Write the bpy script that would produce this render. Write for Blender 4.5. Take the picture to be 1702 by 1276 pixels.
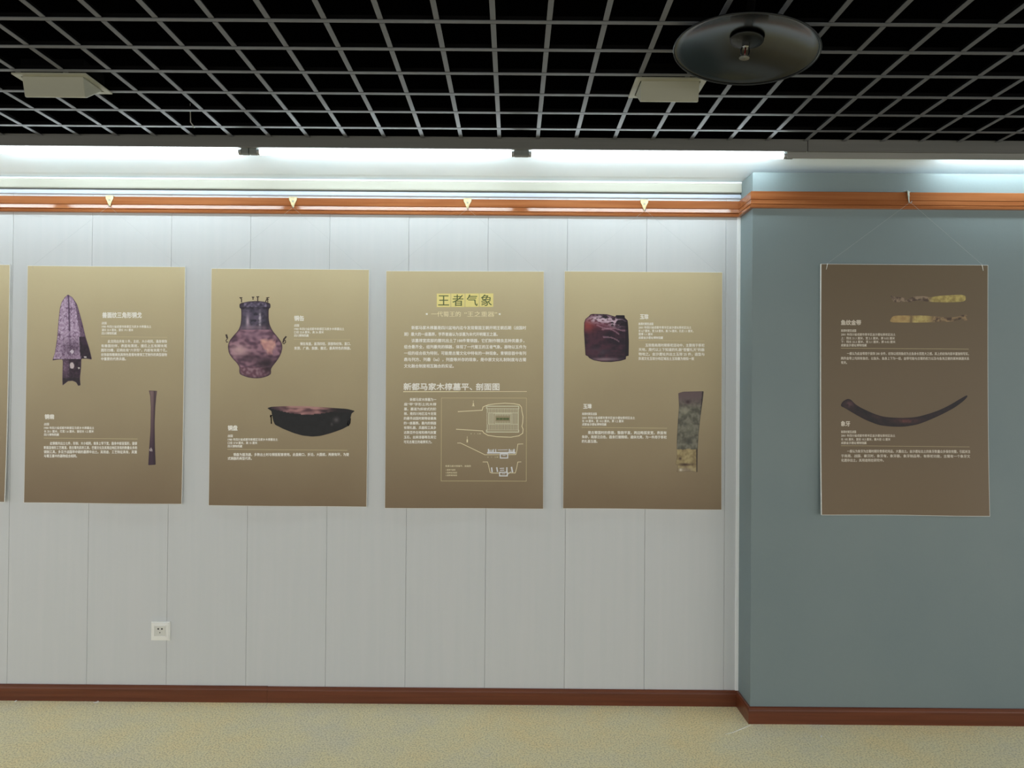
import bpy, bmesh, math, random
from mathutils import Vector, Matrix, noise
from mathutils.geometry import delaunay_2d_cdt

for o in list(bpy.data.objects):
    bpy.data.objects.remove(o)
scene = bpy.context.scene
COL = scene.collection
random.seed(7)

# ------------------------------------------------------------------ camera
CZ = 1.5935
cam_d = bpy.data.cameras.new('camera')
cam_d.sensor_width = 36.0
cam_d.sensor_fit = 'HORIZONTAL'
cam_d.lens = 1137.34 / 1702 * 36
cam_d.clip_start = 0.02
cam = bpy.data.objects.new('camera', cam_d)
COL.objects.link(cam)
_p, _y, _r = 0.0085165, -0.0013262, 0.0078566
_fw = Vector((math.sin(_y) * math.cos(_p), math.cos(_y) * math.cos(_p), math.sin(_p)))
_rt = Vector((math.cos(_y), -math.sin(_y), 0))
_up = _rt.cross(_fw)
_R = _rt * math.cos(_r) + _up * math.sin(_r)
_U = -_rt * math.sin(_r) + _up * math.cos(_r)
_m = Matrix((_R, _U, -_fw)).transposed().to_4x4()
_m.translation = Vector((0, -3.488, CZ))
cam.matrix_world = _m
scene.camera = cam

# ------------------------------------------------------------------ world, lamps, exposure
TUBE_POWER = 23.0        # radiance of the lit fluorescent tubes
WORLD_FILL = 1.27        # even fill added through the world, entering where the ceiling stops short
world = bpy.data.worlds.new('world_fill')
scene.world = world
world.use_nodes = True
world.node_tree.nodes['Background'].inputs[0].default_value = (0.99, 1.0, 1.0, 1)
world.node_tree.nodes['Background'].inputs[1].default_value = WORLD_FILL
vs = scene.view_settings
vs.view_transform = 'Standard'
vs.look = 'None'
vs.gamma = 1
vs.exposure = 0.0
vs.use_curve_mapping = False


# ------------------------------------------------------------------ helpers
def lin(c):
    return tuple(((v / 255) / 12.92 if v <= 10 else (((v / 255) + 0.055) / 1.055) ** 2.4) for v in c)


def mat(name, rgb, rough=0.6, metal=0.0, spec=0.5, emit=None, strength=0):
    m = bpy.data.materials.new(name)
    m.use_nodes = True
    b = m.node_tree.nodes['Principled BSDF']
    b.inputs['Base Color'].default_value = (*lin(rgb), 1)
    b.inputs['Roughness'].default_value = rough
    b.inputs['Metallic'].default_value = metal
    b.inputs['Specular IOR Level'].default_value = spec
    if emit:
        b.inputs['Emission Color'].default_value = (*emit, 1)
        b.inputs['Emission Strength'].default_value = strength
    return m


def nd(m, t, **kw):
    n = m.node_tree.nodes.new(t)
    for k, v in kw.items():
        if k in n.inputs:
            n.inputs[k].default_value = v
        else:
            setattr(n, k, v)
    return n


def lk(m, a, b):
    m.node_tree.links.new(a, b)


def noise_mat(name, c1, c2, scale=(1, 1, 1), nscale=5, detail=4, rough=0.6, bump=0.0, bscale=80, lo=0.35, hi=0.65, spec=0.5):
    """two-tone procedural surface with a fine bump"""
    m = mat(name, c1, rough, spec=spec)
    b = m.node_tree.nodes['Principled BSDF']
    tc = nd(m, 'ShaderNodeTexCoord')
    mp = nd(m, 'ShaderNodeMapping')
    mp.inputs['Scale'].default_value = scale
    lk(m, tc.outputs['Object'], mp.inputs['Vector'])
    n = nd(m, 'ShaderNodeTexNoise')
    n.inputs['Scale'].default_value = nscale
    n.inputs['Detail'].default_value = detail
    lk(m, mp.outputs[0], n.inputs['Vector'])
    cr = nd(m, 'ShaderNodeValToRGB')
    cr.color_ramp.elements[0].position = lo
    cr.color_ramp.elements[1].position = hi
    cr.color_ramp.elements[0].color = (*lin(c1), 1)
    cr.color_ramp.elements[1].color = (*lin(c2), 1)
    lk(m, n.outputs['Fac'], cr.inputs[0])
    lk(m, cr.outputs[0], b.inputs['Base Color'])
    if bump:
        n2 = nd(m, 'ShaderNodeTexNoise')
        n2.inputs['Scale'].default_value = bscale
        n2.inputs['Detail'].default_value = 3
        lk(m, mp.outputs[0], n2.inputs['Vector'])
        bp = nd(m, 'ShaderNodeBump')
        bp.inputs['Strength'].default_value = bump
        bp.inputs['Distance'].default_value = 0.01
        lk(m, n2.outputs['Fac'], bp.inputs['Height'])
        lk(m, bp.outputs[0], b.inputs['Normal'])
    return m


def tag(o, label=None, cat=None, group=None, kind=None):
    if label:
        o['label'] = label
    if cat:
        o['category'] = cat
    if group:
        o['group'] = group
    if kind:
        o['kind'] = kind
    return o


def empty(name, loc=(0, 0, 0), rot=(0, 0, 0)):
    o = bpy.data.objects.new(name, None)
    o.empty_display_size = 0.05
    COL.objects.link(o)
    o.location = loc
    o.rotation_euler = rot
    return o


def link_mesh(name, me, m, parent=None, smooth=False):
    o = bpy.data.objects.new(name, me)
    for x in (m if isinstance(m, (list, tuple)) else [m]):
        me.materials.append(x)
    COL.objects.link(o)
    if parent is not None:
        o.parent = parent
    if smooth:
        for p in me.polygons:
            p.use_smooth = True
    return o


def build(name, bm, m, parent=None, smooth=False):
    bmesh.ops.recalc_face_normals(bm, faces=bm.faces)
    me = bpy.data.meshes.new(name)
    bm.to_mesh(me)
    bm.free()
    return link_mesh(name, me, m, parent, smooth)


def box(bm, x0, x1, y0, y1, z0, z1, bev=0.0, mi=0):
    r = bmesh.ops.create_cube(bm, size=1)
    bmesh.ops.scale(bm, vec=(x1 - x0, y1 - y0, z1 - z0), verts=r['verts'])
    bmesh.ops.translate(bm, vec=((x0 + x1) / 2, (y0 + y1) / 2, (z0 + z1) / 2), verts=r['verts'])
    fs = list({f for v in r['verts'] for f in v.link_faces})
    for f in fs:
        f.material_index = mi
    if bev:
        bmesh.ops.bevel(bm, geom=list({e for v in r['verts'] for e in v.link_edges}), offset=bev, segments=2, affect='EDGES', profile=0.5)


def prism_x(bm, prof, x0, x1, cut0=0.0, cut1=0.0):
    """extrude a (y,z) profile along x; cut0/cut1: mitre, end x shifts by cut * -y"""
    a = [bm.verts.new((x0 + cut0 * -y, y, z)) for y, z in prof]
    b = [bm.verts.new((x1 + cut1 * -y, y, z)) for y, z in prof]
    n = len(prof)
    for i in range(n):
        bm.faces.new((a[i], a[(i + 1) % n], b[(i + 1) % n], b[i]))
    bm.faces.new(a)
    bm.faces.new(b[::-1])


def lathe(bm, prof, seg=48, cx=0, cy=0, closed=False):
    rings = []
    for r, z in prof:
        if r < 1e-6:
            rings.append([bm.verts.new((cx, cy, z))])
        else:
            rings.append([bm.verts.new((cx + r * math.cos(2 * math.pi * k / seg), cy + r * math.sin(2 * math.pi * k / seg), z)) for k in range(seg)])
    for a, b in zip(rings, rings[1:]):
        for k in range(seg):
            k2 = (k + 1) % seg
            if len(a) == 1 and len(b) == 1:
                continue
            if len(a) == 1:
                bm.faces.new((a[0], b[k], b[k2]))
            elif len(b) == 1:
                bm.faces.new((a[k], a[k2], b[0]))
            else:
                bm.faces.new((a[k], a[k2], b[k2], b[k]))


def tube_path(bm, pts, r, seg=8, cap=True):
    pts = [Vector(p) for p in pts]
    prev = None
    for i, p in enumerate(pts):
        d = (pts[min(i + 1, len(pts) - 1)] - pts[max(i - 1, 0)]).normalized()
        u = d.orthogonal().normalized() if i == 0 else (u - d * u.dot(d)).normalized()
        w = d.cross(u)
        rr = r[i] if isinstance(r, (list, tuple)) else r
        ring = [bm.verts.new(p + (u * math.cos(2 * math.pi * k / seg) + w * math.sin(2 * math.pi * k / seg)) * rr) for k in range(seg)]
        if prev:
            for k in range(seg):
                bm.faces.new((prev[k], prev[(k + 1) % seg], ring[(k + 1) % seg], ring[k]))
        elif cap:
            bm.faces.new(ring[::-1])
        prev = ring
    if cap:
        bm.faces.new(prev)


def plate(bm, pts, y0, y1):
    """extrude an (x,z) outline from y0 to y1"""
    a = [bm.verts.new((x, y0, z)) for x, z in pts]
    b = [bm.verts.new((x, y1, z)) for x, z in pts]
    n = len(pts)
    for i in range(n):
        bm.faces.new((a[i], a[(i + 1) % n], b[(i + 1) % n], b[i]))
    bm.faces.new(a)
    bm.faces.new(b[::-1])


# ------------------------------------------------------------------ materials
M = {}
M['panel'] = noise_mat('grey_wall_panel', (205, 208, 210), (208, 210, 212), (10, 1, 0.4), 3, 3, 0.55)
M['panel_joint'] = mat('panel_joint', (176, 178, 178), 0.8)
M['pier'] = noise_mat('blue_grey_paint', (120, 135, 138), (124, 138, 140), (1, 1, 1), 2, 3, 0.6, 0.03, 90)
M['white_strip'] = mat('white_plastic_strip', (250, 252, 253), 0.35)
M['moulding'] = mat('blue_white_moulding', (196, 206, 222), 0.4)
M['plaster'] = noise_mat('white_plaster', (226, 238, 244), (234, 243, 248), (1, 1, 1), 2.2, 4, 0.7, 0.10, 9)
M['cream'] = noise_mat('cream_board', (176, 177, 165), (182, 182, 171), (0.5, 1, 1), 3, 3, 0.5)
M['fascia'] = noise_mat('dark_grey_fascia', (92, 92, 88), (100, 99, 95), (0.3, 1, 8), 4, 3, 0.6)
M['lip'] = noise_mat('grey_batten', (128, 128, 122), (136, 135, 130), (0.3, 1, 8), 4, 3, 0.6)
M['rail'] = noise_mat('orange_brown_wood', (142, 84, 48), (164, 104, 64), (0.35, 6, 12), 5, 6, 0.13, 0.02, 40)
M['skirting'] = noise_mat('red_brown_wood', (94, 46, 26), (112, 58, 34), (0.35, 6, 14), 5, 6, 0.35, 0.02, 40)
M['grid'] = mat('grey_grid_flange', (86, 88, 91), 0.55)
M['black'] = mat('matt_black', (5, 5, 5), 0.9, spec=0.1)
M['slab'] = mat('black_slab', (3, 3, 3), 1.0, spec=0.0)
M['tube'] = mat('lit_fluorescent_glass', (255, 255, 255), 0.4, emit=(0.84, 0.96, 1.0), strength=TUBE_POWER)
M['tube_cap'] = mat('aluminium_tube_cap', (150, 150, 148), 0.35, metal=0.6)
M['holder'] = mat('dark_lamp_holder', (104, 108, 104), 0.5)
M['beige'] = mat('beige_lamp_enamel', (142, 141, 124), 0.5)
M['steel'] = mat('dark_stainless_steel', (76, 80, 80), 0.2, metal=1.0)
M['steel_dark'] = mat('tarnished_steel', (48, 50, 50), 0.35, metal=0.9)
M['chrome'] = mat('chrome', (120, 120, 116), 0.25, metal=1.0)
M['brass'] = noise_mat('worn_white_brass', (232, 222, 186), (205, 190, 140), (1, 1, 1), 60, 3, 0.35)
M['pewter'] = noise_mat('pale_grey_metal', (190, 196, 184), (160, 166, 156), (1, 1, 1), 60, 3, 0.35)
M['foam'] = mat('white_foam_board', (240, 240, 236), 0.6)
M['ink_white'] = mat('white_ink', (254, 250, 242), 0.5)
M['ink_dim'] = mat('pale_tan_ink', (216, 206, 190), 0.5)
M['ink_gold'] = mat('pale_gold_ink', (250, 238, 200), 0.5)
M['ink_line'] = mat('tan_line_ink', (214, 198, 152), 0.5)
M['ink_green'] = mat('dark_olive_ink', (92, 104, 58), 0.5)
M['tile_gold'] = mat('gold_tile_print', (246, 230, 150), 0.45)
M['nylon'] = mat('clear_nylon', (176, 182, 184), 0.3)
M['plastic'] = mat('white_switch_plastic', (240, 240, 236), 0.3)
M['hole'] = mat('dark_hole', (30, 28, 26), 0.8)
M['paper'] = mat('white_paper_scrap', (240, 238, 232), 0.7)
M['wire'] = mat('grey_wire', (150, 150, 148), 0.5)


def carpet_material():
    m = mat('mottled_tan_carpet', (180, 165, 120), 0.95, spec=0.15)
    b = m.node_tree.nodes['Principled BSDF']
    tc = nd(m, 'ShaderNodeTexCoord')
    big = nd(m, 'ShaderNodeTexNoise')
    big.inputs['Scale'].default_value = 1.6
    big.inputs['Detail'].default_value = 5
    big.inputs['Roughness'].default_value = 0.65
    lk(m, tc.outputs['Object'], big.inputs['Vector'])
    cr = nd(m, 'ShaderNodeValToRGB')
    e = cr.color_ramp.elements
    e[0].position, e[0].color = 0.33, (*lin((230, 223, 196)), 1)
    e[1].position, e[1].color = 0.66, (*lin((246, 227, 176)), 1)
    k = cr.color_ramp.elements.new(0.5)
    k.color = (*lin((240, 229, 188)), 1)
    lk(m, big.outputs['Fac'], cr.inputs[0])
    fine = nd(m, 'ShaderNodeTexNoise')
    fine.inputs['Scale'].default_value = 130
    fine.inputs['Detail'].default_value = 3
    lk(m, tc.outputs['Object'], fine.inputs['Vector'])
    cf = nd(m, 'ShaderNodeValToRGB')
    cf.color_ramp.elements[0].position, cf.color_ramp.elements[0].color = 0.38, (0.50, 0.49, 0.45, 1)
    cf.color_ramp.elements[1].position, cf.color_ramp.elements[1].color = 0.54, (1.12, 1.12, 1.12, 1)
    lk(m, fine.outputs['Fac'], cf.inputs[0])
    mx = nd(m, 'ShaderNodeMix', data_type='RGBA', blend_type='MULTIPLY')
    mx.inputs[0].default_value = 0.5
    lk(m, cr.outputs[0], mx.inputs[6])
    lk(m, cf.outputs[0], mx.inputs[7])
    lk(m, mx.outputs[2], b.inputs['Base Color'])
    bp = nd(m, 'ShaderNodeBump')
    bp.inputs['Strength'].default_value = 0.6
    bp.inputs['Distance'].default_value = 0.006
    lk(m, fine.outputs['Fac'], bp.inputs['Height'])
    lk(m, bp.outputs[0], b.inputs['Normal'])
    return m


M['carpet'] = carpet_material()

# ------------------------------------------------------------------ setting: floor, walls
XL, XR, YB = -5.0, 5.0, -7.0
PX, PY = 1.155, -0.178          # pier: left side x, front y
ZT = 2.657                      # top of walls under the light trough
bm = bmesh.new()
box(bm, XL, XR, YB, 0.1, -0.05, 0.0)
floor = tag(build('floor', bm, M['carpet']), 'mottled tan and grey carpet floor along the foot of the wall', kind='structure')
bm = bmesh.new()
tube_path(bm, [(1.150, -0.200, 0.000), (1.10, -0.235, 0.001), (1.04, -0.275, 0.0005), (1.00, -0.29, 0.0)], [0.0012, 0.0018, 0.0014, 0.0006], 6)
build('carpet_crease', bm, M['paper'], floor)

bm = bmesh.new()
box(bm, XL, PX, 0.0086, 0.1, 0.0, ZT)
wall = tag(build('wall_back', bm, M['panel_joint']), 'pale grey wall of upright panels behind the row of boards', kind='structure')
seams = [-1.751 + 0.4047 * k for k in range(-9, 8)]
seams = [s for s in seams if XL < s < PX - 0.02]
edges = [XL] + seams + [PX]
for a, b in zip(edges, edges[1:]):
    bm = bmesh.new()
    g = 0.0005
    box(bm, a + g, b - g, 0.0, 0.0084, 0.0, 2.60)
    bmesh.ops.bevel(bm, geom=[e for e in bm.edges if all(v.co.y < 0.001 for v in e.verts) and abs(e.verts[0].co.x - e.verts[1].co.x) < 1e-5],
                    offset=0.0012, segments=1, affect='EDGES')
    build('wall_panel', bm, M['panel'], wall)

bm = bmesh.new()
box(bm, PX, XR, PY, 0.1, 0.0, ZT)
tag(build('wall_right', bm, M['pier']), 'blue grey painted pier standing forward at the right', kind='structure')

bm = bmesh.new()
box(bm, PX - 0.016, PX - 0.0005, -0.006, -0.0002, 0.079, 2.483)
tag(build('trim_1', bm, M['white_strip']), 'thin white vertical strip in the corner beside the pier', kind='structure')

# cream board and small moulding above the rail
bm = bmesh.new()
prism_x(bm, [(0.0086, 2.604), (-0.020, 2.604), (-0.022, 2.609), (-0.022, 2.646), (0.0086, 2.646)], XL, PX - 0.001)
tag(build('trim_2', bm, M['cream']), 'cream board running along the top of the panelled wall', kind='structure')
bm = bmesh.new()
prism_x(bm, [(-0.0002, 2.577), (-0.009, 2.577), (-0.011, 2.585), (-0.009, 2.596), (-0.0002, 2.598)], XL, PX - 0.001)
tag(build('trim_3', bm, M['moulding']), 'narrow white moulding between cream board and wooden rail', kind='structure')

bm = bmesh.new()
prism_x(bm, [(0.0086, 2.6462), (-0.022, 2.6462), (-0.027, 2.650), (-0.026, 2.6555), (-0.022, 2.6568), (0.0086, 2.6568)], XL, PX - 0.001)
tag(build('trim_10', bm, M['white_strip']), 'thin white bead along the top edge of the cream board', kind='structure')

# picture rail: (depth, z)
RAILP = [(0.0, 2.562), (-0.011, 2.562), (-0.013, 2.560), (-0.0135, 2.523), (-0.0105, 2.521), (-0.0115, 2.520), (-0.0143, 2.503),
         (-0.0143, 2.500), (-0.010, 2.499), (-0.017, 2.494), (-0.017, 2.483), (-0.015, 2.481), (0.0, 2.481)]


def run_front(prof, x0, x1, y, mit0, mit1, dz=0.0):
    bm = bmesh.new()
    n = len(prof)
    a = [bm.verts.new((x0 + mit0 * -d, y + d, z + dz)) for d, z in prof]
    b = [bm.verts.new((x1 + mit1 * -d, y + d, z + dz)) for d, z in prof]
    for i in range(n):
        bm.faces.new((a[i], a[(i + 1) % n], b[(i + 1) % n], b[i]))
    bm.faces.new(a)
    bm.faces.new(b[::-1])
    return bm


def run_side(prof, y0, y1, x, mit0, mit1):
    """run along the pier's left side (outward = -x); y0 at pier front, y1 at wall"""
    bm = bmesh.new()
    n = len(prof)
    a = [bm.verts.new((x + d, y0 + mit0 * -d, z)) for d, z in prof]
    b = [bm.verts.new((x + d, y1 + mit1 * -d, z)) for d, z in prof]
    for i in range(n):
        bm.faces.new((a[i], a[(i + 1) % n], b[(i + 1) % n], b[i]))
    bm.faces.new(a)
    bm.faces.new(b[::-1])
    return bm


tag(build('trim_4', run_front(RAILP, XL, PX, -0.0002, 0, -1), M['rail']), 'long orange brown wooden picture rail on the panelled wall', kind='structure')
tag(build('trim_5', run_side(RAILP, PY, 0.0, PX - 0.0002, -1, -1), M['rail']), 'short wooden picture rail on the side of the pier', kind='structure')
tag(build('trim_6', run_front(RAILP, PX, XR, PY - 0.0002, -1, 0), M['rail']), 'wooden picture rail across the front of the pier', kind='structure')
BASEP = [(0.0, 0.079), (-0.006, 0.079), (-0.009, 0.076), (-0.010, 0.066), (-0.0115, 0.063), (-0.012, 0.058), (-0.012, 0.0), (0.0, 0.0)]
xj = -1.232
tag(build('baseboard_left', run_front([(d, z * 1.02) for d, z in BASEP], XL, xj, -0.0002, 0, 0), M['skirting']),
    'dark red brown skirting board under the leftmost wall panels', kind='structure')
tag(build('baseboard_back', run_front(BASEP, xj + 0.0008, PX, -0.0002, 0, -1), M['skirting']),
    'dark red brown skirting board from the joint to the pier', kind='structure')
tag(build('baseboard_side', run_side(BASEP, PY, 0.0, PX - 0.0002, -1, -1), M['skirting']),
    'short skirting board on the side of the pier', kind='structure')
tag(build('baseboard_right', run_front(BASEP, PX, XR, PY - 0.0002, -1, 0), M['skirting']),
    'dark red brown skirting board across the front of the pier', kind='structure')

# ------------------------------------------------------------------ light trough: soffit and fascia
FY = -0.325
bm = bmesh.new()
prism_x(bm, [(0.1, 2.6572), (-0.002, 2.6575), (-0.06, 2.668), (-0.13, 2.688), (-0.22, 2.714), (-0.313, 2.738), (-0.313, 3.31), (0.1, 3.31)], XL, XR)
tag(build('ceiling_soffit', bm, M['plaster']), 'white plaster underside of the light trough above the wall', kind='structure')
bm = bmesh.new()
box(bm, XL, 1.356, FY, FY + 0.012, 2.7085, 2.765, 0.001)
tag(build('trim_7', bm, M['fascia']), 'dark grey fascia board hiding the lit tubes', kind='structure')
bm = bmesh.new()
box(bm, 1.360, XR, FY, FY + 0.012, 2.7085, 2.765, 0.001)
tag(build('trim_8', bm, M['fascia']), 'dark grey fascia board above the pier', kind='structure')
bm = bmesh.new()
box(bm, 1.268, XR, FY + 0.0125, FY + 0.022, 2.682, 2.7100, 0.001)
tag(build('trim_9', bm, M['lip']), 'lighter grey batten under the fascia above the pier', kind='structure')

# ------------------------------------------------------------------ ceiling: black slab, added light-blocking sheets and hung grid
GZ, GS, GX, GY0 = 2.7547, 0.17721, -2.02099, -1.5112
bm = bmesh.new()
box(bm, XL, XR, -4.06, 0.1, 3.30, 3.36)  # slab ends early so world light falls in behind the camera
box(bm, XL, XR, FY, FY + 0.0115, 2.7655, 3.30)  # added black sheet keeping the cells dark above the fascia
box(bm, XL, XR, -4.06, -4.02, 2.77, 3.30)  # added unseen skirts, rear and both sides, shutting world light out of the plenum
box(bm, XL - 0.04, XL, -4.06, 0.1, 2.77, 3.30)
box(bm, XR, XR + 0.04, -4.06, 0.1, 2.77, 3.30)
ceiling = tag(build('ceiling', bm, M['slab']), 'open ceiling of black cells crossed by grey metal grid bars', kind='structure')
rows = [GY0 + GS * r for r in range(-14, 7)]
cols = [GX + GS * c for c in range(-14, 38)]
cols = [c for c in cols if XL + 0.05 < c < XR - 0.05]
W2, TH = 0.0085, 0.0025
bm = bmesh.new()
box(bm, XL, XR, -W2, W2, 0, TH)
box(bm, XL, XR, -0.0008, 0.0008, TH, 0.020, mi=1)
bar0 = build('grid_bar', bm, [M['grid'], M['black']], ceiling)
for i, y in enumerate(rows):
    o = bar0 if i == 0 else bar0.copy()
    if i:
        COL.objects.link(o)
        o.parent = ceiling
    o.location = (0, y, GZ)
bm = bmesh.new()
ys = rows + [FY - 0.001 + 0.0125]
prev = None
for y in ys:
    if prev is not None:
        a, b = prev + 0.0125, y - 0.0125
        if b - a > 0.02:
            box(bm, -W2, W2, a, b, 0.0008, 0.0008 + TH)
    prev = y
box(bm, -0.0008, 0.0008, rows[0], FY - 0.001, TH + 0.001, 0.019, mi=1)
cb0 = build('cross_bar', bm, [M['grid'], M['black']], ceiling)
for i, x in enumerate(cols):
    o = cb0 if i == 0 else cb0.copy()
    if i:
        COL.objects.link(o)
        o.parent = ceiling
    o.location = (x, 0, GZ)

# ------------------------------------------------------------------ fluorescent tubes
TY, TZ, TR = -0.298, 2.6955, 0.013


def make_tube():
    t = empty('fluorescent_tube')
    bm = bmesh.new()
    tube_path(bm, [(0.012, 0, 0), (1.188, 0, 0)], TR, 16)
    build('glass_tube', bm, M['tube'], t, True)
    for x0, x1 in ((0.0, 0.0125), (1.1875, 1.20)):
        bm = bmesh.new()
        tube_path(bm, [(x0, 0, 0), (x1, 0, 0)], TR + 0.0006, 16)
        build('end_cap', bm, M['tube_cap'], t)
    for x0, x1 in ((-0.0365, 0.0), (1.20, 1.2365)):
        bm = bmesh.new()
        box(bm, x0, x1, -0.012, 0.014, -0.012, 0.022, 0.004)
        build('lamp_holder', bm, M['holder'], t)
    return t


def dup(root, loc):
    r = root.copy()
    COL.objects.link(r)
    r.location = loc
    for ch in list(root.children):
        c = ch.copy()
        COL.objects.link(c)
        c.parent = r
    return r


t0 = make_tube()
TUBES = [(-2.478, 'lit fluorescent tube above the spearhead board, running off the left of the frame'),
         (-1.203, 'lit fluorescent tube above the bronze vessel board, second from the left'),
         (0.066, 'lit fluorescent tube ending above the corner of the blue grey pier')]
for i, (x, lab) in enumerate(TUBES):
    t = t0 if i == 0 else dup(t0, (0, 0, 0))
    t.location = (x, TY, TZ)
    tag(t, lab, 'light tube', 'fluorescent tubes in the trough')
t = dup(t0, (2.02, TY + 0.012, TZ + 0.009))
tag(t, 'lit fluorescent tube mostly hidden behind the batten above the pier', 'light tube', 'fluorescent tubes in the trough')
t = dup(t0, (-3.75, TY, TZ))
tag(t, 'lit fluorescent tube further along the trough past the left edge', 'light tube', 'fluorescent tubes in the trough')

# ------------------------------------------------------------------ wall washer lamps in the grid
def washer(x0, x1, label):
    w = x1 - x0
    r = empty('wall_washer_lamp', ((x0 + x1) / 2, -0.88, GZ))
    hx = w / 2
    y0, y1 = -0.085, 0.085
    bm = bmesh.new()
    fw = 0.020
    for (a, b, c, d) in ((-hx, hx, y0, y0 + fw), (-hx, hx, y1 - fw, y1), (-hx, -hx + fw, y0 + fw, y1 - fw), (hx - fw, hx, y0 + fw, y1 - fw)):
        box(bm, a, b, c, d, -0.006, -0.0005)
    build('flange', bm, M['beige'], r)
    bm = bmesh.new()
    ix = hx - fw - 0.004
    prism_x(bm, [(y0 + fw + 0.002, -0.001), (y0 + fw + 0.004, -0.008), (y0 + 0.038, -0.072), (y0 + 0.042, -0.074), (y0 + 0.050, -0.072), (y1 - fw, -0.001)], -ix, ix)
    bmesh.ops.bevel(bm, geom=bm.edges[:], offset=0.0015, segments=1, affect='EDGES')
    build('hood', bm, M['beige'], r)
    bm = bmesh.new()
    box(bm, -hx + fw, hx - fw, y0 + fw, y1 - fw, -0.0008, 0.06)
    build('housing', bm, M['black'], r)
    tag(r, label, 'lamp', 'wall washer lamps in the ceiling grid')


washer(0.447, 0.712, 'beige hooded lamp in the ceiling grid beside the steel dish')
washer(-1.868, -1.592, 'beige hooded lamp in the ceiling grid above the spearhead board')

# ------------------------------------------------------------------ sprinkler with its heat collecting dish
dz = 2.695
dish = empty('sprinkler_dish', (0.745, -1.275, dz), (0, 0.125, 0))
bm = bmesh.new()
R0 = 0.226
prof = [(R0, -0.002), (R0 + 0.003, 0.0), (R0 + 0.0025, 0.003), (R0 - 0.004, 0.0028)]
N = 14
for k in range(N + 1):
    u = 1 - k / N
    prof.append(((R0 - 0.008) * u + 0.0001 * (k == N), 0.0035 + 0.046 * (1 - u ** 2.2)))
inner = prof[:]
lathe(bm, [(max(r, 0.0), z) for r, z in inner[:-1]] + [(0.0, inner[-1][1])], 96)
me = build('dish', bm, M['steel'], dish, True)
so = me.modifiers.new('sheet', 'SOLIDIFY')
so.thickness = 0.0012
bm = bmesh.new()
tube_path(bm, [(R0 * 1.005 * math.cos(a * math.pi / 40), R0 * 1.005 * math.sin(a * math.pi / 40), 0.0) for a in range(81)], 0.0028, 8, False)
build('rolled_rim', bm, M['steel_dark'], dish, True)
bm = bmesh.new()
lathe(bm, [(0.0, 0.047), (0.014, 0.047), (0.050, 0.044), (0.054, 0.040), (0.052, 0.036), (0.040, 0.033), (0.024, 0.030), (0.0, 0.030)], 40)
build('escutcheon', bm, M['steel_dark'], dish, True)
bm = bmesh.new()
lathe(bm, [(0.0, 0.034), (0.013, 0.034), (0.013, 0.016), (0.010, 0.012), (0.0, 0.012)], 6)
build('sprinkler_body', bm, M['chrome'], dish)
for s in (-1, 1):
    bm = bmesh.new()
    tube_path(bm, [(s * 0.010, 0, 0.016), (s * 0.014, 0, 0.004), (s * 0.012, 0, -0.008), (s * 0.003, 0, -0.017)], 0.0024, 8)
    build('frame_arm', bm, M['steel_dark'], dish, True)
bm = bmesh.new()
tube_path(bm, [(0, 0, 0.013), (0, 0, -0.016)], 0.0024, 10)
build('glass_bulb', bm, mat('dark_red_glass', (90, 20, 18), 0.1), dish, True)
bm = bmesh.new()
lathe(bm, [(0.0, -0.016), (0.016, -0.018), (0.0165, -0.0195), (0.0, -0.0185)], 24)
build('deflector', bm, M['chrome'], dish)
bm = bmesh.new()
tube_path(bm, [(0, 0, 0.046), (0, 0, 0.60)], 0.013, 14)
build('drop_pipe', bm, M['black'], dish, True)
tag(dish, 'round dark stainless dish with a sprinkler head hanging under the ceiling grid', 'sprinkler')

# loose wire and screw
bm = bmesh.new()
tube_path(bm, [(-1.435, -0.448, GZ - 0.001), (-1.428, -0.450, GZ - 0.004), (-1.436, -0.47, GZ + 0.012), (-1.424, -0.50, GZ + 0.055), (-1.42, -0.51, GZ + 0.08)], [0.003, 0.003, 0.0025, 0.002, 0.0008], 6)
tag(build('loose_wire', bm, M['wire'], None, True), 'short loose wire end poking through the ceiling grid above the trough', 'wire')
bm = bmesh.new()
lathe(bm, [(0.0, 0.0), (0.004, 0.0), (0.0045, 0.0015), (0.003, 0.003), (0.0, 0.0034)], 14)
sc_ = build('wall_screw', bm, M['tube_cap'], None, True)
sc_.rotation_euler = (math.pi / 2, 0, 0)
sc_.location = (0.622, -0.0221, 2.652)
tag(sc_, 'small grey screw head in the cream board above the rail', 'screw')

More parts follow.
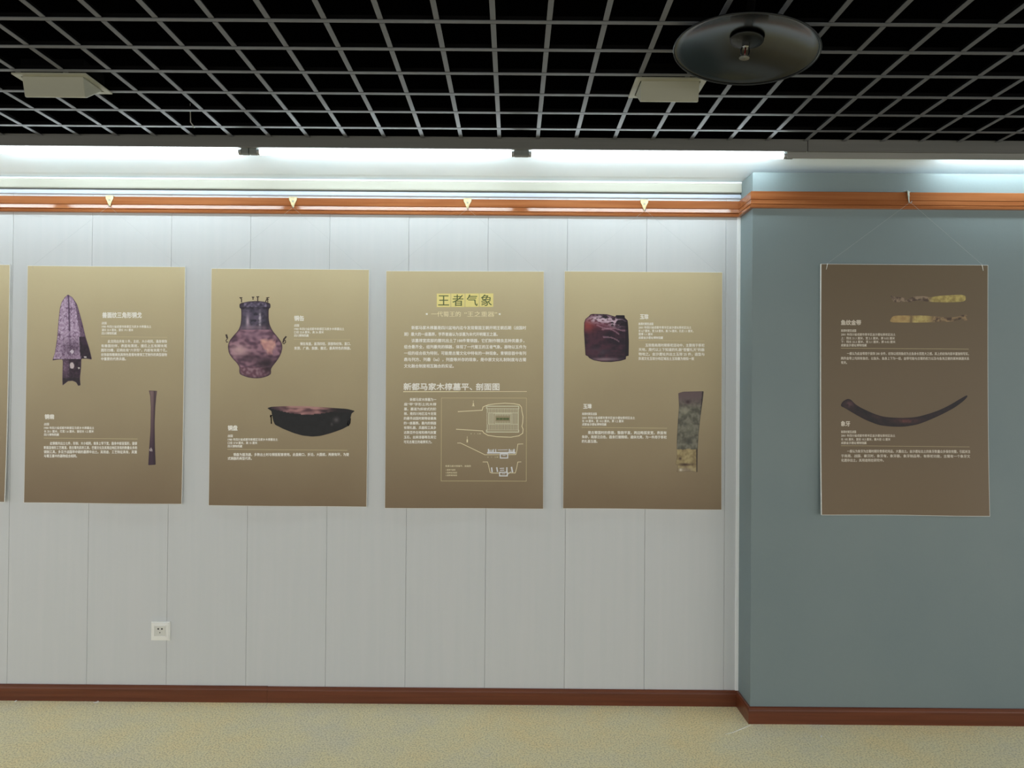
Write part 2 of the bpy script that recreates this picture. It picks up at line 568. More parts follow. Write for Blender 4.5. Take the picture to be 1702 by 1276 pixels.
# ------------------------------------------------------------------ picture hooks
def hook(x, y, label, turn=0.0, m='brass'):
    r = empty('picture_hook', (x, y, 2.4835))
    r.rotation_euler = (0, 0, turn)
    zt = 2.563 - 2.4835
    bm = bmesh.new()
    pts = [(-0.020, zt + 0.002), (0.020, zt + 0.002), (0.0195, zt - 0.012), (0.013, zt - 0.024), (0.0065, zt - 0.038), (0.006, zt - 0.050),
           (-0.001, zt - 0.054), (-0.0065, zt - 0.040), (-0.013, zt - 0.024), (-0.0195, zt - 0.012)]
    plate(bm, pts, -0.0045, -0.0025)
    bmesh.ops.bevel(bm, geom=bm.edges[:], offset=0.0005, segments=1, affect='EDGES')
    sp_ = build('shield_plate', bm, M[m], r)
    bm = bmesh.new()
    tube_path(bm, [(0, -0.003, zt - 0.020), (0, -0.0062, zt - 0.020)], 0.0045, 14)
    build('rivet', bm, M['pewter'], sp_)
    bm = bmesh.new()
    box(bm, -0.020, 0.020, -0.0045, 0.012, zt + 0.0005, zt + 0.0025)
    build('top_clip', bm, M[m], r)
    bm = bmesh.new()
    tube_path(bm, [(0.002, -0.0035, zt - 0.050), (0.003, -0.010, zt - 0.056), (0.003, -0.014, zt - 0.052), (0.003, -0.015, zt - 0.046)], 0.0016, 8)
    build('hook_tip', bm, M['tube_cap'], r, True)
    tag(r, label, 'hook', 'picture hooks on the wooden rail')


HK = [(-2.060, 'shield shaped brass hook on the rail above the spearhead board'),
      (-1.126, 'shield shaped hook on the rail above the bronze vessel board'),
      (-0.238, 'shield shaped hook on the rail above the board with the tomb drawing'),
      (0.661, 'shield shaped hook on the rail above the jade board')]
for x, lab in HK:
    hook(x, -0.0135, lab)
hook(1.900, PY - 0.0135, 'narrow turned hook on the rail across the pier', 0.75, 'pewter')

# ------------------------------------------------------------------ exhibition boards
PW, PH = 0.805, 1.207


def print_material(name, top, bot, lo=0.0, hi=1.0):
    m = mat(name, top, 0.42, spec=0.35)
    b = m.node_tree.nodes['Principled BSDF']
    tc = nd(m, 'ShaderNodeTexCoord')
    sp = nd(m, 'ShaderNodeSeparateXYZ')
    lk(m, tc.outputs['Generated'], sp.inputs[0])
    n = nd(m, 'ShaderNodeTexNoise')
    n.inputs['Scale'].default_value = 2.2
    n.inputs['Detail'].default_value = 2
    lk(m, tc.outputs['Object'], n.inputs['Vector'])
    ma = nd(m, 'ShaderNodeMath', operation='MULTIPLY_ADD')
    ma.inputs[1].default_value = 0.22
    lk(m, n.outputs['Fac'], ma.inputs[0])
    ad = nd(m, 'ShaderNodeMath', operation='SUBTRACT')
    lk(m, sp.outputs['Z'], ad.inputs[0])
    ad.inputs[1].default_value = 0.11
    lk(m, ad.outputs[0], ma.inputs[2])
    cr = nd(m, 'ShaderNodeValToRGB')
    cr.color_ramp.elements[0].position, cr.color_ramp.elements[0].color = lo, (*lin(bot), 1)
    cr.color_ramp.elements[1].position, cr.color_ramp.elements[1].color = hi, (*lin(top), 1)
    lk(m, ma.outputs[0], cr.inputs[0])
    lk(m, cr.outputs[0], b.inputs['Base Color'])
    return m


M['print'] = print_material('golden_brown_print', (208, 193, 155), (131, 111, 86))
M['print_dark'] = print_material('dull_brown_print', (109, 94, 73), (118, 100, 77))
M['picture'] = mat('printed_picture', (128, 128, 128), 0.42, spec=0.35)
_at = nd(M['picture'], 'ShaderNodeAttribute', attribute_name='Col')
lk(M['picture'], _at.outputs['Color'], M['picture'].node_tree.nodes['Principled BSDF'].inputs['Base Color'])

FONT = bpy.data.curves.new('lettering', 'FONT')
FONT.resolution_u = 2
FONT_OBJ = bpy.data.objects.new('lettering_source', FONT)
COL.objects.link(FONT_OBJ)
GL = {}


def glyphs(text, bold):
    key = (text, bold)
    if key not in GL:
        FONT.body = text
        dg = bpy.context.evaluated_depsgraph_get()
        dg.update()
        me = bpy.data.meshes.new_from_object(FONT_OBJ.evaluated_get(dg))
        GL[key] = ([(v.co.x, v.co.y) for v in me.vertices], [tuple(p.vertices) for p in me.polygons])
        bpy.data.meshes.remove(me)
    return GL[key]


class Board:
    def __init__(s, x, ztop, y, corners, label, thick=0.005, bow=(0.0015, 0.002, 0.0, 0.0), rot=0.0, tilt=0.0, face='print'):
        s.bow, s.thick = bow, thick
        s.root = empty('exhibition_board', (x + PW / 2, y, ztop - PH), (tilt, rot, 0))
        tag(s.root, label, 'board', 'exhibition boards hung along the wall')
        (ax, ay), (bx, by), (cx, cy) = corners
        s.o, s.eu, s.ev = (ax, ay), ((bx - ax), (by - ay)), ((cx - ax), (cy - ay))
        s.det = s.eu[0] * s.ev[1] - s.eu[1] * s.ev[0]
        nx, nz = 24, 36
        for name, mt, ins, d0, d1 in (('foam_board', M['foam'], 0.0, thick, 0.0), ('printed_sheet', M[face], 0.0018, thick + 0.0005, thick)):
            bm = bmesh.new()
            g = [[[bm.verts.new(s.loc(ins + (PW - 2 * ins) * i / nx, ins + (PH - 2 * ins) * j / nz, dd)) for i in range(nx + 1)] for j in range(nz + 1)] for dd in (d0, d1)]
            for L in (0, 1):
                for j in range(nz):
                    for i in range(nx):
                        bm.faces.new((g[L][j][i], g[L][j][i + 1], g[L][j + 1][i + 1], g[L][j + 1][i]))
            for i in range(nx):
                for j in (0, nz):
                    bm.faces.new((g[0][j][i], g[0][j][i + 1], g[1][j][i + 1], g[1][j][i]))
            for j in range(nz):
                for i in (0, nx):
                    bm.faces.new((g[0][j][i], g[0][j + 1][i], g[1][j + 1][i], g[1][j][i]))
            s.sheet = build(name, bm, mt, s.root)

    def loc(s, u, v, d):
        a, b, c, ph = s.bow
        t, q = u / PW, v / PH
        off = a + b * q ** 3 * (1 + 0.9 * math.sin(2 * math.pi * (t * 1.1 + ph))) + c * q ** 4 * t
        return Vector((u - PW / 2, -(off + d), PH - v))

    def uv(s, px, py):
        dx, dy = px - s.o[0], py - s.o[1]
        return ((dx * s.ev[1] - dy * s.ev[0]) / s.det * PW, (dy * s.eu[0] - dx * s.eu[1]) / s.det * PH)

    def at(s, px, py, lift=0.0005):
        u, v = s.uv(px, py)
        return s.loc(u, v, s.thick + 0.0005 + lift)

    def text(s, name, lines, m, bold=0.012, lift=0.0005):
        vs_, fs_ = [], []
        for (t, x0, x1, yc, h) in lines:
            gv, gf = glyphs(t, bold)
            if not gv:
                continue
            mnx, mxx = min(p[0] for p in gv), max(p[0] for p in gv)
            e = bold * h
            offs = [(0, 0)] if bold < 0.001 else [(-e, 0), (e, 0), (0, -e), (0, e)] if bold > 0.015 else [(-e, 0), (e, 0)]
            for n_, (ox, oy) in enumerate(offs):
                base = len(vs_)
                for gx, gy in gv:
                    X = x0 + ox + (gx - mnx) / max(mxx - mnx, 1e-6) * (x1 - x0)
                    Y = yc + oy - (gy - 0.384) / 0.92 * h
                    vs_.append(s.at(X, Y, lift + 0.00001 * n_))
                fs_ += [tuple(base + i for i in f) for f in gf]
        me = bpy.data.meshes.new(name)
        me.from_pydata(vs_, [], fs_)
        return link_mesh(name, me, M[m], s.sheet)

    def strokes(s, name, polys, m, w=1.0, lift=0.0005, parent=None):
        """thin printed lines: list of pixel polylines"""
        vs_, fs_ = [], []
        for pl in polys:
            pl, ww = (pl, w) if not isinstance(pl, tuple) else pl
            fine = [pl[0]]
            for (ax, ay), (bx, by) in zip(pl, pl[1:]):
                n_ = max(1, int(math.hypot(bx - ax, by - ay) / 8))
                fine += [(ax + (bx - ax) * k / n_, ay + (by - ay) * k / n_) for k in range(1, n_ + 1)]
            for (ax, ay), (bx, by) in zip(fine, fine[1:]):
                L = math.hypot(bx - ax, by - ay) or 1
                nx, ny = -(by - ay) / L * ww / 2, (bx - ax) / L * ww / 2
                ex, ey = (bx - ax) / L * ww / 2, (by - ay) / L * ww / 2
                k = len(vs_)
                for X, Y in ((ax - ex + nx, ay - ey + ny), (bx + ex + nx, by + ey + ny), (bx + ex - nx, by + ey - ny), (ax - ex - nx, ay - ey - ny)):
                    vs_.append(s.at(X, Y, lift))
                fs_.append((k, k + 1, k + 2, k + 3))
        me = bpy.data.meshes.new(name)
        me.from_pydata(vs_, [], fs_)
        return link_mesh(name, me, M[m], parent or s.sheet)

    def picture(s, name, outline, org, sc, colour, step=1.3, label=None, smooth=True, extra=()):
        """printed picture: outline in zoom pixels, colour(x, y) -> sRGB in zoom pixels, d = distance to the edge"""
        pts = list(outline)
        if smooth:
            c_ = 0.2 if smooth is True else smooth
            for _ in range(2):
                q = []
                for i in range(len(pts)):
                    a, b = pts[i], pts[(i + 1) % len(pts)]
                    q += [(a[0] + (b[0] - a[0]) * c_, a[1] + (b[1] - a[1]) * c_), (b[0] + (a[0] - b[0]) * c_, b[1] + (a[1] - b[1]) * c_)]
                pts = q
        n = len(pts)
        st = step * sc
        x0, x1 = min(p[0] for p in pts), max(p[0] for p in pts)
        y0, y1 = min(p[1] for p in pts), max(p[1] for p in pts)
        cand = []
        j = 0
        yy = y0 + st * 0.5
        while yy < y1:
            xx = x0 + st * (0.5 if j % 2 else 0.9)
            while xx < x1:
                cand.append((xx, yy))
                xx += st
            yy += st
            j += 1
        ver = [Vector((p[0], -p[1])) for p in pts] + [Vector((p[0], -p[1])) for p in cand]
        V, E_, F, _, _, _ = delaunay_2d_cdt(ver, [], [list(range(n))], 1, 1e-4)
        used = sorted({i for f in F for i in f})
        mp = {o_: i for i, o_ in enumerate(used)}
        me = bpy.data.meshes.new(name)
        me.from_pydata([s.at(org[0] + V[i].x / sc, org[1] - V[i].y / sc) for i in used], [], [tuple(mp[i] for i in f) for f in F])
        ca = me.color_attributes.new('Col', 'FLOAT_COLOR', 'POINT')
        poly = pts[::2] if len(pts) > 60 else pts
        m_ = len(poly)

        def edge(x, y):
            best = 1e9
            for i in range(m_):
                (ax, ay), (bx, by) = poly[i], poly[(i + 1) % m_]
                dx, dy = bx - ax, by - ay
                L2 = dx * dx + dy * dy or 1
                t_ = max(0, min(1, ((x - ax) * dx + (y - ay) * dy) / L2))
                dd = (ax + t_ * dx - x) ** 2 + (ay + t_ * dy - y) ** 2
                if dd < best:
                    best = dd
            return math.sqrt(best)
        for k, i in enumerate(used):
            x, y = V[i].x, -V[i].y
            c = colour(x, y, edge(x, y))
            ca.data[k].color = (*lin([max(0, min(255, q)) for q in c]), 1)
        o = link_mesh(name, me, M['picture'], s.sheet)
        if label:
            o['label'] = label
        return o

    def line_up(s, hx, hy, hz, inset=0.028, vis=0.0003, loop=False):
        """clear line from the hook to both upper corners"""
        inv = s.root.matrix_basis.inverted()
        hp = inv @ Vector((hx, hy, hz))
        for sx in (inset, PW - inset):
            c = s.loc(sx, 0.02, s.thick + 0.0012)
            top = s.loc(sx, 0.0, s.thick + 0.0016)
            bm = bmesh.new()
            tube_path(bm, [hp, top, c, s.loc(sx, 0.0205, s.thick - 0.001)], vis, 6)
            build('hanging_line', bm, M['nylon'], s.root)
            if loop:
                bm = bmesh.new()
                dx = 0.006 if sx > PW / 2 else -0.006
                tube_path(bm, [s.loc(sx - dx * 0.5, -0.001, s.thick + 0.001), s.loc(sx, 0.010, s.thick + 0.0025), s.loc(sx + dx * 0.6, 0.028, s.thick + 0.0015)], [0.0016, 0.0014, 0.0008], 6)
                build('line_knot', bm, M['foam'], s.root)


def nz(x, y, f, sd=0.0):
    return noise.noise(Vector((x * f, y * f, sd)))


def mixc(a, b, t):
    t = max(0.0, min(1.0, t))
    return tuple(p + (q - p) * t for p, q in zip(a, b))


def blob(x, y, cx, cy, rx, ry):
    return math.exp(-(((x - cx) / rx) ** 2 + ((y - cy) / ry) ** 2))


# ---- board cut off by the left edge
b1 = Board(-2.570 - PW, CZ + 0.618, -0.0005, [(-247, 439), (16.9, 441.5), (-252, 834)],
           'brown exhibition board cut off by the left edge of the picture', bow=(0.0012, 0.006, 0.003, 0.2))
b1.line_up(-2.975, -0.026, 2.510)

# ---- spearhead board
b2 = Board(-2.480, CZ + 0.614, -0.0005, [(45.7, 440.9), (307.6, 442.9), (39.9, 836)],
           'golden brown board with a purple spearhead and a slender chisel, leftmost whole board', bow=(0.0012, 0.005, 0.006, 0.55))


def col_spear(x, y, d):
    n = nz(x, y, 0.045) + 0.6 * nz(x, y, 0.09, 3)
    q = nz(x, y, 0.032, 11)
    body = mixc((206, 184, 208), (170, 142, 172), 0.5 + n)
    body = mixc(body, (92, 62, 92), 0.95 - abs(q) / 0.09)
    if y > 885:
        body = mixc((66, 42, 60), (38, 22, 36), 0.5 + n)
        if x < 612:
            body = mixc(body, (150, 120, 146), 0.55 * blob(x, y, 580, 960, 30, 80) + 0.3 * (n > 0.15))
        if ((x - 635) / 19) ** 2 + ((y - 945) / 28) ** 2 < 1:
            body = (208, 192, 196)
        if (x - 696) ** 2 + (y - 968) ** 2 < 60:
            body = (210, 200, 196)
        if y > 1055:
            body = mixc(body, (30, 20, 26), 0.7)
    else:
        rib = blob(x, 0, 606 + (y - 350) * 0.03, 0, 6, 1) * (1 if y < 640 else 0.3)
        body = mixc(body, (66, 44, 70), rib)
        body = mixc(body, (58, 38, 58), 0.75 * blob(x, y, 640, 790, 95, 70) * (0.6 + 0.8 * abs(n)))
        if x > 700 + (y - 700) * 0.05 and y > 690:
            body = mixc((52, 30, 48), (30, 18, 30), 0.5 + n)
        if x > 660 + (y - 380) * 0.16 and y > 350 and y < 760:
            body = mixc(body, (72, 48, 70), 0.6)
        if abs(x - 636) + abs(y - 822) * 0.9 < 20:
            body = (214, 200, 214)
        if blob(x, y, 752, 870, 14, 7) > 0.5:
            body = (225, 215, 215)
        if y > 860 and y < 880 and 540 < x < 720:
            body = mixc(body, (150, 124, 150), 0.5)
    return mixc(body, (84, 58, 82), 0.9 - d / 7)


b2.picture('spearhead_picture', [(600, 315), (640, 340), (680, 400), (700, 470), (725, 560), (755, 690), (790, 800), (812, 892), (765, 884), (718, 885),
           (716, 960), (706, 1060), (711, 1120), (690, 1125), (672, 1094), (640, 1080), (600, 1084), (575, 1104), (552, 1122), (550, 1070), (555, 890), (500, 894),
           (462, 900), (485, 830), (505, 700), (515, 560), (530, 430), (545, 380), (572, 340)], (0, 430), 5.316, col_spear, 1.0, 'purple grey triangular bronze spearhead picture', smooth=0.1)


def col_chisel(x, y, d):
    t = (y - 100) / 660
    c = mixc((128, 104, 104), (62, 40, 58), t * 1.25)
    c = mixc(c, (150, 122, 118), 0.4 * blob(x, 0, 1338, 0, 9, 1) * (1 - t))
    c = mixc(c, (40, 26, 34), 0.6 * blob(x, 0, 1365, 0, 8, 1))
    if abs(x - 1335) + abs(y - 628) * 0.8 < 16 and (x + y) % 12 < 7:
        c = (210, 196, 196)
    return mixc(c, (56, 38, 48), 0.7 - d / 8)


b2.picture('chisel_picture', [(1313, 103), (1386, 106), (1378, 160), (1370, 250), (1364, 400), (1368, 600), (1376, 758), (1311, 762), (1318, 620), (1329, 450),
           (1331, 250), (1325, 150)], (0, 630), 5.316, col_chisel, 1.0, 'slender dark chisel picture', smooth=0.05)
b2.text('title_lettering', [('兽面纹三角形铜戈', 170, 235, 523.6, 9.5)], 'ink_white', 0.040)
b2.text('caption_lettering', [('战国', 169, 177, 537, 4.4), ('1980 年四川省成都市新都区马家乡木椁墓出土', 169, 251, 542.8, 4.4),
                              ('通长 25.9 厘米，援长 19.1 厘米', 169, 221, 548.4, 4.4), ('四川博物院藏', 169, 193.5, 554, 4.4)], 'ink_white', 0.024)
b2.strokes('rule_line', [[(168, 559.8), (277, 560.6)]], 'ink_line', 0.7)
b2.text('body_lettering', [('此戈同出共有 5 件，主纹、大小相同，通身铸饰', 179, 277, 567.4, 5.2), ('有兽面纹样，表面有黑斑，援后上五有脚末尾', 168, 277, 574.9, 5.2),
                           ('圆形凹槽，近柄处有“六字形”，内部有末尾个孔，', 168, 277, 582.1, 5.2), ('纹饰装饰精美别具特色是蜀地青铜工艺制作的典型器物', 168, 277, 589.6, 5.2),
                           ('中重要的代表兵器。', 168, 209, 596.6, 5.2)], 'ink_white', 0.024)
b2.text('title_lettering', [('铜凿', 74.3, 90, 693, 8)], 'ink_white', 0.040)
b2.text('caption_lettering', [('战国', 73.2, 81.3, 705.4, 4.4), ('1980 年四川省成都市新都区马家乡木椁墓出土', 73.2, 156.5, 711.5, 4.4),
                              ('长 20.1 厘米，刃宽 1.6 厘米，銎径长 1.2 厘米', 73.2, 155.8, 717.3, 4.4), ('四川博物院藏', 73.2, 98, 722.8, 4.4)], 'ink_white', 0.024)
b2.strokes('rule_line', [[(73, 728.6), (228.5, 729.8)]], 'ink_line', 0.7)
b2.text('body_lettering', [('此铜凿共出土七件，形制、大小相同，凿身上窄下宽，器身中部呈弧形，銎部', 83, 228, 737.2, 5.2),
                           ('断面呈梯形工艺精湛，是古蜀先民的工具，巴蜀文化及其周边地区发现的数量众多的', 73, 228, 744.4, 5.2),
                           ('铜制工具，多见于战国早中期的墓葬中出土。其用途、工艺特征具有，其重', 73, 228, 751.4, 5.2), ('与蜀王墓中的器物组合相同。', 73, 128, 758.2, 5.2)], 'ink_white', 0.024)
b2.line_up(-2.058, -0.026, 2.510)

# ---- vessel and basin board
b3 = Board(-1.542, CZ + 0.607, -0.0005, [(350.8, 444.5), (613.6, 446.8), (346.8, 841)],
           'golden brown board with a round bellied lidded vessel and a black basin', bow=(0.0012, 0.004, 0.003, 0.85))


def col_vessel(x, y, d):
    n = nz(x, y, 0.012) + 0.5 * nz(x, y, 0.03, 5)
    n2 = nz(x, y * 1.6, 0.02, 9)
    if y < 470:
        c = mixc((64, 56, 74), (136, 124, 148), 0.4 + 1.2 * nz(x, y, 0.04, 2))
        if x < 425 or x > 640:
            c = mixc(c, (44, 36, 48), 0.7)
        if y > 452:
            c = mixc(c, (40, 34, 44), 0.6)
    elif y < 665:
        c = mixc((66, 60, 76), (96, 84, 104), 0.5 + n)
        c = mixc(c, (40, 36, 48), 0.8 * (nz(x, y, 0.03, 21) > 0.1) * blob(x, y, 540, 560, 110, 90))
        c = mixc(c, (188, 166, 182), 1.0 * blob(x, y, 462, 590, 18, 60))
        c = mixc(c, (190, 178, 190), 0.95 * blob(x, y, 578, 570, 12, 85) * (0.6 + abs(n2) * 2))
        c = mixc(c, (150, 138, 156), 0.6 * blob(x, y, 490, 640, 60, 20))
        c = mixc(c, (150, 116, 128), (y - 600) / 90 * (0.6 + n2))
        c = mixc(c, (48, 40, 52), 0.6 * blob(x, 0, 655, 0, 22, 1))
    else:
        c = mixc((156, 116, 132), (88, 60, 78), 0.42 + 1.3 * n2 + 0.5 * n)
        c = mixc(c, (208, 170, 172), 0.9 * blob(x, y, 385, 860, 85, 55))
        c = mixc(c, (158, 122, 140), 0.6 * blob(x, y, 520, 720, 140, 40))
        px = (x - 575) / 110
        e1 = min((y - 745 - 26 * n) / 26, (915 - y + 20 * n) / 26, (726 - x + 50 * n) / 30, (800 + (x - 575) * 1.5 - y + 40 * n2) / 40, (x - 572 + 20 * n) / 26)
        c = mixc(c, mixc((216, 166, 154), (178, 122, 126), 0.35 + 0.9 * n2), e1)
        c = mixc(c, (46, 30, 40), 0.95 * blob(x, y, 640, 985, 95, 60) + 0.5 * blob(x, y, 480, 930, 80, 40))
        c = mixc(c, (66, 42, 58), 0.7 * blob(x, y, 330, 740, 50, 25))
        if y > 1020:
            c = mixc(mixc((104, 66, 82), (150, 116, 128), 0.4 + 1.5 * nz(x, y, 0.035, 4)), (40, 24, 32), 0.8 * blob(x, y, 660, 1030, 60, 50))
    return mixc(c, (60, 42, 50), 0.75 - d / 24)


b3.picture('vessel_picture', [(385, 415), (470, 397), (560, 392), (640, 403), (677, 418), (677, 457), (660, 468), (660, 560), (670, 620), (700, 680), (750, 740), (785, 790),
           (791, 840), (776, 900), (740, 960), (700, 1010), (682, 1040), (685, 1085), (650, 1108), (590, 1125), (530, 1128), (460, 1118), (390, 1090), (383, 1060),
           (385, 1020), (360, 980), (320, 940), (285, 890), (274, 820), (290, 770), (330, 720), (375, 670), (395, 620), (402, 560), (402, 468), (385, 457)],
           (330, 430), 5.67, col_vessel, 1.0, 'purple pink bronze vessel picture')
Z3 = lambda L: [(330 + a / 5.67, 430 + b / 5.67) for a, b in L]
M['ink_bronze'] = mat('dark_bronze_ink', (58, 40, 36), 0.45)
for g_ in ([Z3([(395, 362), (404, 378), (404, 402)]), Z3([(388, 362), (408, 362)])], [Z3([(512, 358), (512, 378)]), Z3([(505, 357), (520, 357)])],
           [(Z3([(557, 354), (557, 396)]), 1.8), Z3([(548, 353), (567, 353)])], [Z3([(648, 362), (652, 402)]), Z3([(640, 366), (662, 360)]), Z3([(630, 402), (640, 380), (655, 378)])]):
    b3.strokes('lid_knob_picture', g_, 'ink_bronze', 1.5)
for g_ in ([(Z3([(262, 718), (268, 738)]), 3.0), Z3([(266, 735), (272, 750), (258, 768), (264, 784), (276, 782)])],
           [(Z3([(822, 735), (806, 755), (798, 780)]), 2.6), Z3([(800, 765), (818, 768), (820, 785), (806, 800), (792, 792)])]):
    b3.strokes('ring_handle_picture', g_, 'ink_bronze', 1.3)


def col_basin(x, y, d):
    n = nz(x, y, 0.02) + 0.5 * nz(x, y, 0.05, 2)
    c = mixc((20, 20, 22), (14, 12, 14), 0.5 + n)
    top = 200 + (x - 850) * 0.03
    low = 232 + 46 * math.sin(max(0, min(1, (x - 700) / 620)) * math.pi) + (x - 980) * 0.02
    if y < low and 690 < x < 1300:
        c = mixc((176, 128, 126), (92, 60, 66), 0.42 + 1.2 * nz(x * 1.0, y * 3, 0.013, 6))
        c = mixc(c, (60, 40, 50), max(0, (860 - x) / 160))
        c = mixc(c, (40, 26, 30), max(0, (x - 1170) / 120))
        if y < top + 16:
            c = mixc(c, (206, 160, 150), 0.6 * blob(x, 0, 980, 0, 180, 1))
        c = mixc(c, (36, 24, 28), 0.85 * blob(x, y, 1190, 245, 40, 14))
    elif y < 262 and x > 1280:
        c = (28, 22, 24)
    c = mixc(c, (98, 90, 92), 0.8 * blob(x, y, 1298, 330, 28, 26) + 0.6 * blob(x, y, 1255, 372, 12, 16))
    return c


b3.picture('basin_picture', [(648, 218), (690, 205), (850, 198), (1000, 200), (1200, 212), (1400, 226), (1474, 245), (1442, 270), (1430, 320), (1425, 380), (1350, 420), (1250, 455),
           (1150, 482), (1070, 488), (980, 478), (900, 455), (800, 415), (722, 375), (706, 340), (692, 275), (688, 246)], (330, 640), 5.67, col_basin, 1.2, 'black bronze basin picture', smooth=0.12)
Z3b = lambda L: [(330 + a / 5.67, 640 + b / 5.67) for a, b in L]
for g_ in ([Z3b([(678, 300), (680, 286), (692, 288)]), (Z3b([(685, 294), (688, 362)]), 1.8)], [Z3b([(1432, 318), (1428, 360), (1414, 384), (1404, 372), (1412, 340)])]):
    b3.strokes('basin_handle_picture', g_, 'black', 1.3)
b3.text('title_lettering', [('铜缶', 489, 505, 528.3, 8.6)], 'ink_white', 0.040)
b3.text('caption_lettering', [('战国', 489, 497, 540.2, 4.4), ('1980 年四川省成都市新都区马家乡木椁墓出土', 489, 572, 546.2, 4.4),
                              ('口径 22.8 厘米，高 36 厘米', 489, 538, 551.6, 4.4), ('四川博物院藏', 489, 513, 557.2, 4.4)], 'ink_white', 0.024)
b3.strokes('rule_line', [[(488.5, 563.3), (582, 563.9)]], 'ink_line', 0.7)
b3.text('body_lettering', [('铜缶有盖，盖顶四钮，颈部饰纹饰，直口、', 499, 583, 571, 5.2), ('束颈、广肩、鼓腹、圈足，最具特色的铜器。', 489, 583, 578.4, 5.2)], 'ink_white', 0.024)
b3.text('title_lettering', [('铜盘', 379, 395, 711.6, 8.4)], 'ink_white', 0.040)
b3.text('caption_lettering', [('战国', 379, 387, 724.8, 4.4), ('1980 年四川省成都市新都区马家乡木椁墓出土', 379, 462, 730.8, 4.4),
                              ('口径 37.8 厘米，高 15 厘米', 379, 428, 736.4, 4.4), ('四川博物院藏', 379, 403, 742, 4.4)], 'ink_white', 0.024)
b3.strokes('rule_line', [[(378.5, 747.2), (577, 749)]], 'ink_line', 0.7)
b3.text('body_lettering', [('铜盘为盥洗器，多数出土时与铜匜配套使用。此盘敞口，折沿，大圆底，两侧有环，为楚', 388.5, 580, 755.9, 5.2),
                           ('式铜器的典型代表。', 379, 419, 762.3, 5.2)], 'ink_white', 0.024)
b3.line_up(-1.124, -0.026, 2.510)

# ---- introduction board with the tomb drawing
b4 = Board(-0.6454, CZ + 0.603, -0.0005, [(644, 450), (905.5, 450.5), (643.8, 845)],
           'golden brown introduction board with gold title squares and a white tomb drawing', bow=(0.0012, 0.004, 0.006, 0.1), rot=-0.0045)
for i, ch in enumerate('王者气象'):
    xa = 728.2 + i * 23.55
    o = b4.strokes('gold_tile', [([(xa + 11.2, 499.2 - i * 0.12), (xa + 11.5, 499.2 - i * 0.12)], 22.5)], 'tile_gold', 22.5, 0.0003)
    b4.text('title_lettering', [(ch, xa + 2.4, xa + 20.2, 499.0, 19)], 'ink_green', 0.008, 0.0007)
b4.text('subtitle_lettering', [('一代蜀王的', 719, 768, 522, 8.8), ('“王之重器”', 774, 828, 522, 8.8)], 'ink_gold', 0.012)
for xa in (711.7, 832.3):
    b4.strokes('subtitle_dot', [([(xa - 0.05, 522), (xa + 0.05, 522)], 3.0)], 'ink_white', 3.0)
b4.text('body_lettering', [('新都马家木椁墓是四川盆地内迄今发现蜀国王朝开明王朝后期（战国时', 686.5, 876, 544.8, 6.0),
                           ('期）最大的一座墓葬，学界普遍认为该墓为末代开明蜀王之墓。', 674.5, 829, 555.6, 6.0),
                           ('该墓椁室底部的腰坑出土了188件青铜器，它们制作精良且种类最多，', 686.5, 873, 566.2, 6.0),
                           ('组合最齐全，组列最完的铜器，体现了一代蜀王的王者气象。器物以五件为', 674.5, 876, 576.6, 6.0),
                           ('一组的组合极为特别，可能是古蜀文化中特有的一种现象。青铜容器中有列', 674.5, 876, 587.2, 6.0),
                           ('鼎与列方、列罍（lei），列壶等并存的现象，是中原文化礼制制度与古蜀', 674.5, 876, 597.8, 6.0),
                           ('文化融合制度相互融合的实证。', 674.5, 756.5, 608.6, 6.0)], 'ink_white', 0.030)
b4.text('heading_lettering', [('新都马家木椁墓平、', 674, 787, 643, 11.6)], 'ink_white', 0.030)
b4.text('heading_lettering', [('剖面图', 793.5, 832, 643, 11.6)], 'ink_white', 0.030)
b4.strokes('rule_line', [([(674, 651.4), (764, 651.2)], 1.3), ([(764, 651.2), (877, 650.8)], 0.9)], 'ink_gold', 1.0)
b4.text('body_lettering', [('新都马家木椁墓为一', 684.5, 728, 664.4, 5.0), ('座“甲”字形土坑木椁', 674.8, 728, 672.3, 5.0), ('墓，墓道为斜坡式的阶', 674.8, 728, 680.2, 5.0),
                           ('梯，是四川地区迄今发现', 674.8, 728, 687.9, 5.0), ('的最早战国时期等级最高', 674.8, 728, 695.7, 5.0), ('的一座墓葬。墓内的铜器', 674.8, 728, 703.6, 5.0),
                           ('有铜礼器、兵器和工具多', 674.8, 728, 711.2, 5.0), ('达数百件在棺和椁内放置', 674.8, 728, 719.1, 5.0), ('玉石，丝麻漆器等及其它', 674.8, 728, 726.9, 5.0),
                           ('可见古蜀王的雄厚实力。', 674.8, 721, 734.8, 5.0)], 'ink_white', 0.024)
D4 = lambda L: [(700 + a / 6.075, 600 + b / 6.075) for a, b in L]


def rect4(a, b, c, d):
    return D4([(a, b), (c, b), (c, d), (a, d), (a, b)])


b4.strokes('drawing_frame', [rect4(222, 375, 1075, 1212)], 'ink_line', 0.75)
plan = [D4([(390, 513), (520, 505), (630, 499), (640, 465), (690, 444), (760, 434), (860, 427), (950, 432), (1005, 443), (1025, 468), (1030, 510), (1041, 560), (1038, 620), (1030, 660),
            (1042, 690), (1038, 730), (1000, 756), (920, 770), (780, 766), (690, 752), (648, 728), (635, 708), (520, 700), (372, 691)])]
b4.strokes('tomb_plan_outline', plan, 'ink_gold', 1.1)
hat = [rect4(672, 455, 1000, 482), rect4(680, 462, 995, 715), rect4(672, 698, 1000, 720), rect4(695, 525, 990, 640), rect4(745, 530, 925, 640), rect4(760, 537, 915, 632)]
for k in range(21):
    xx = 690 + k * 15
    hat.append(D4([(xx, 484), (xx, 522)]))
    hat.append(D4([(xx, 645), (xx, 690)]))
for xx in (700, 712, 724, 736, 934, 948, 962, 976):
    hat.append(D4([(xx, 528), (xx, 638)]))
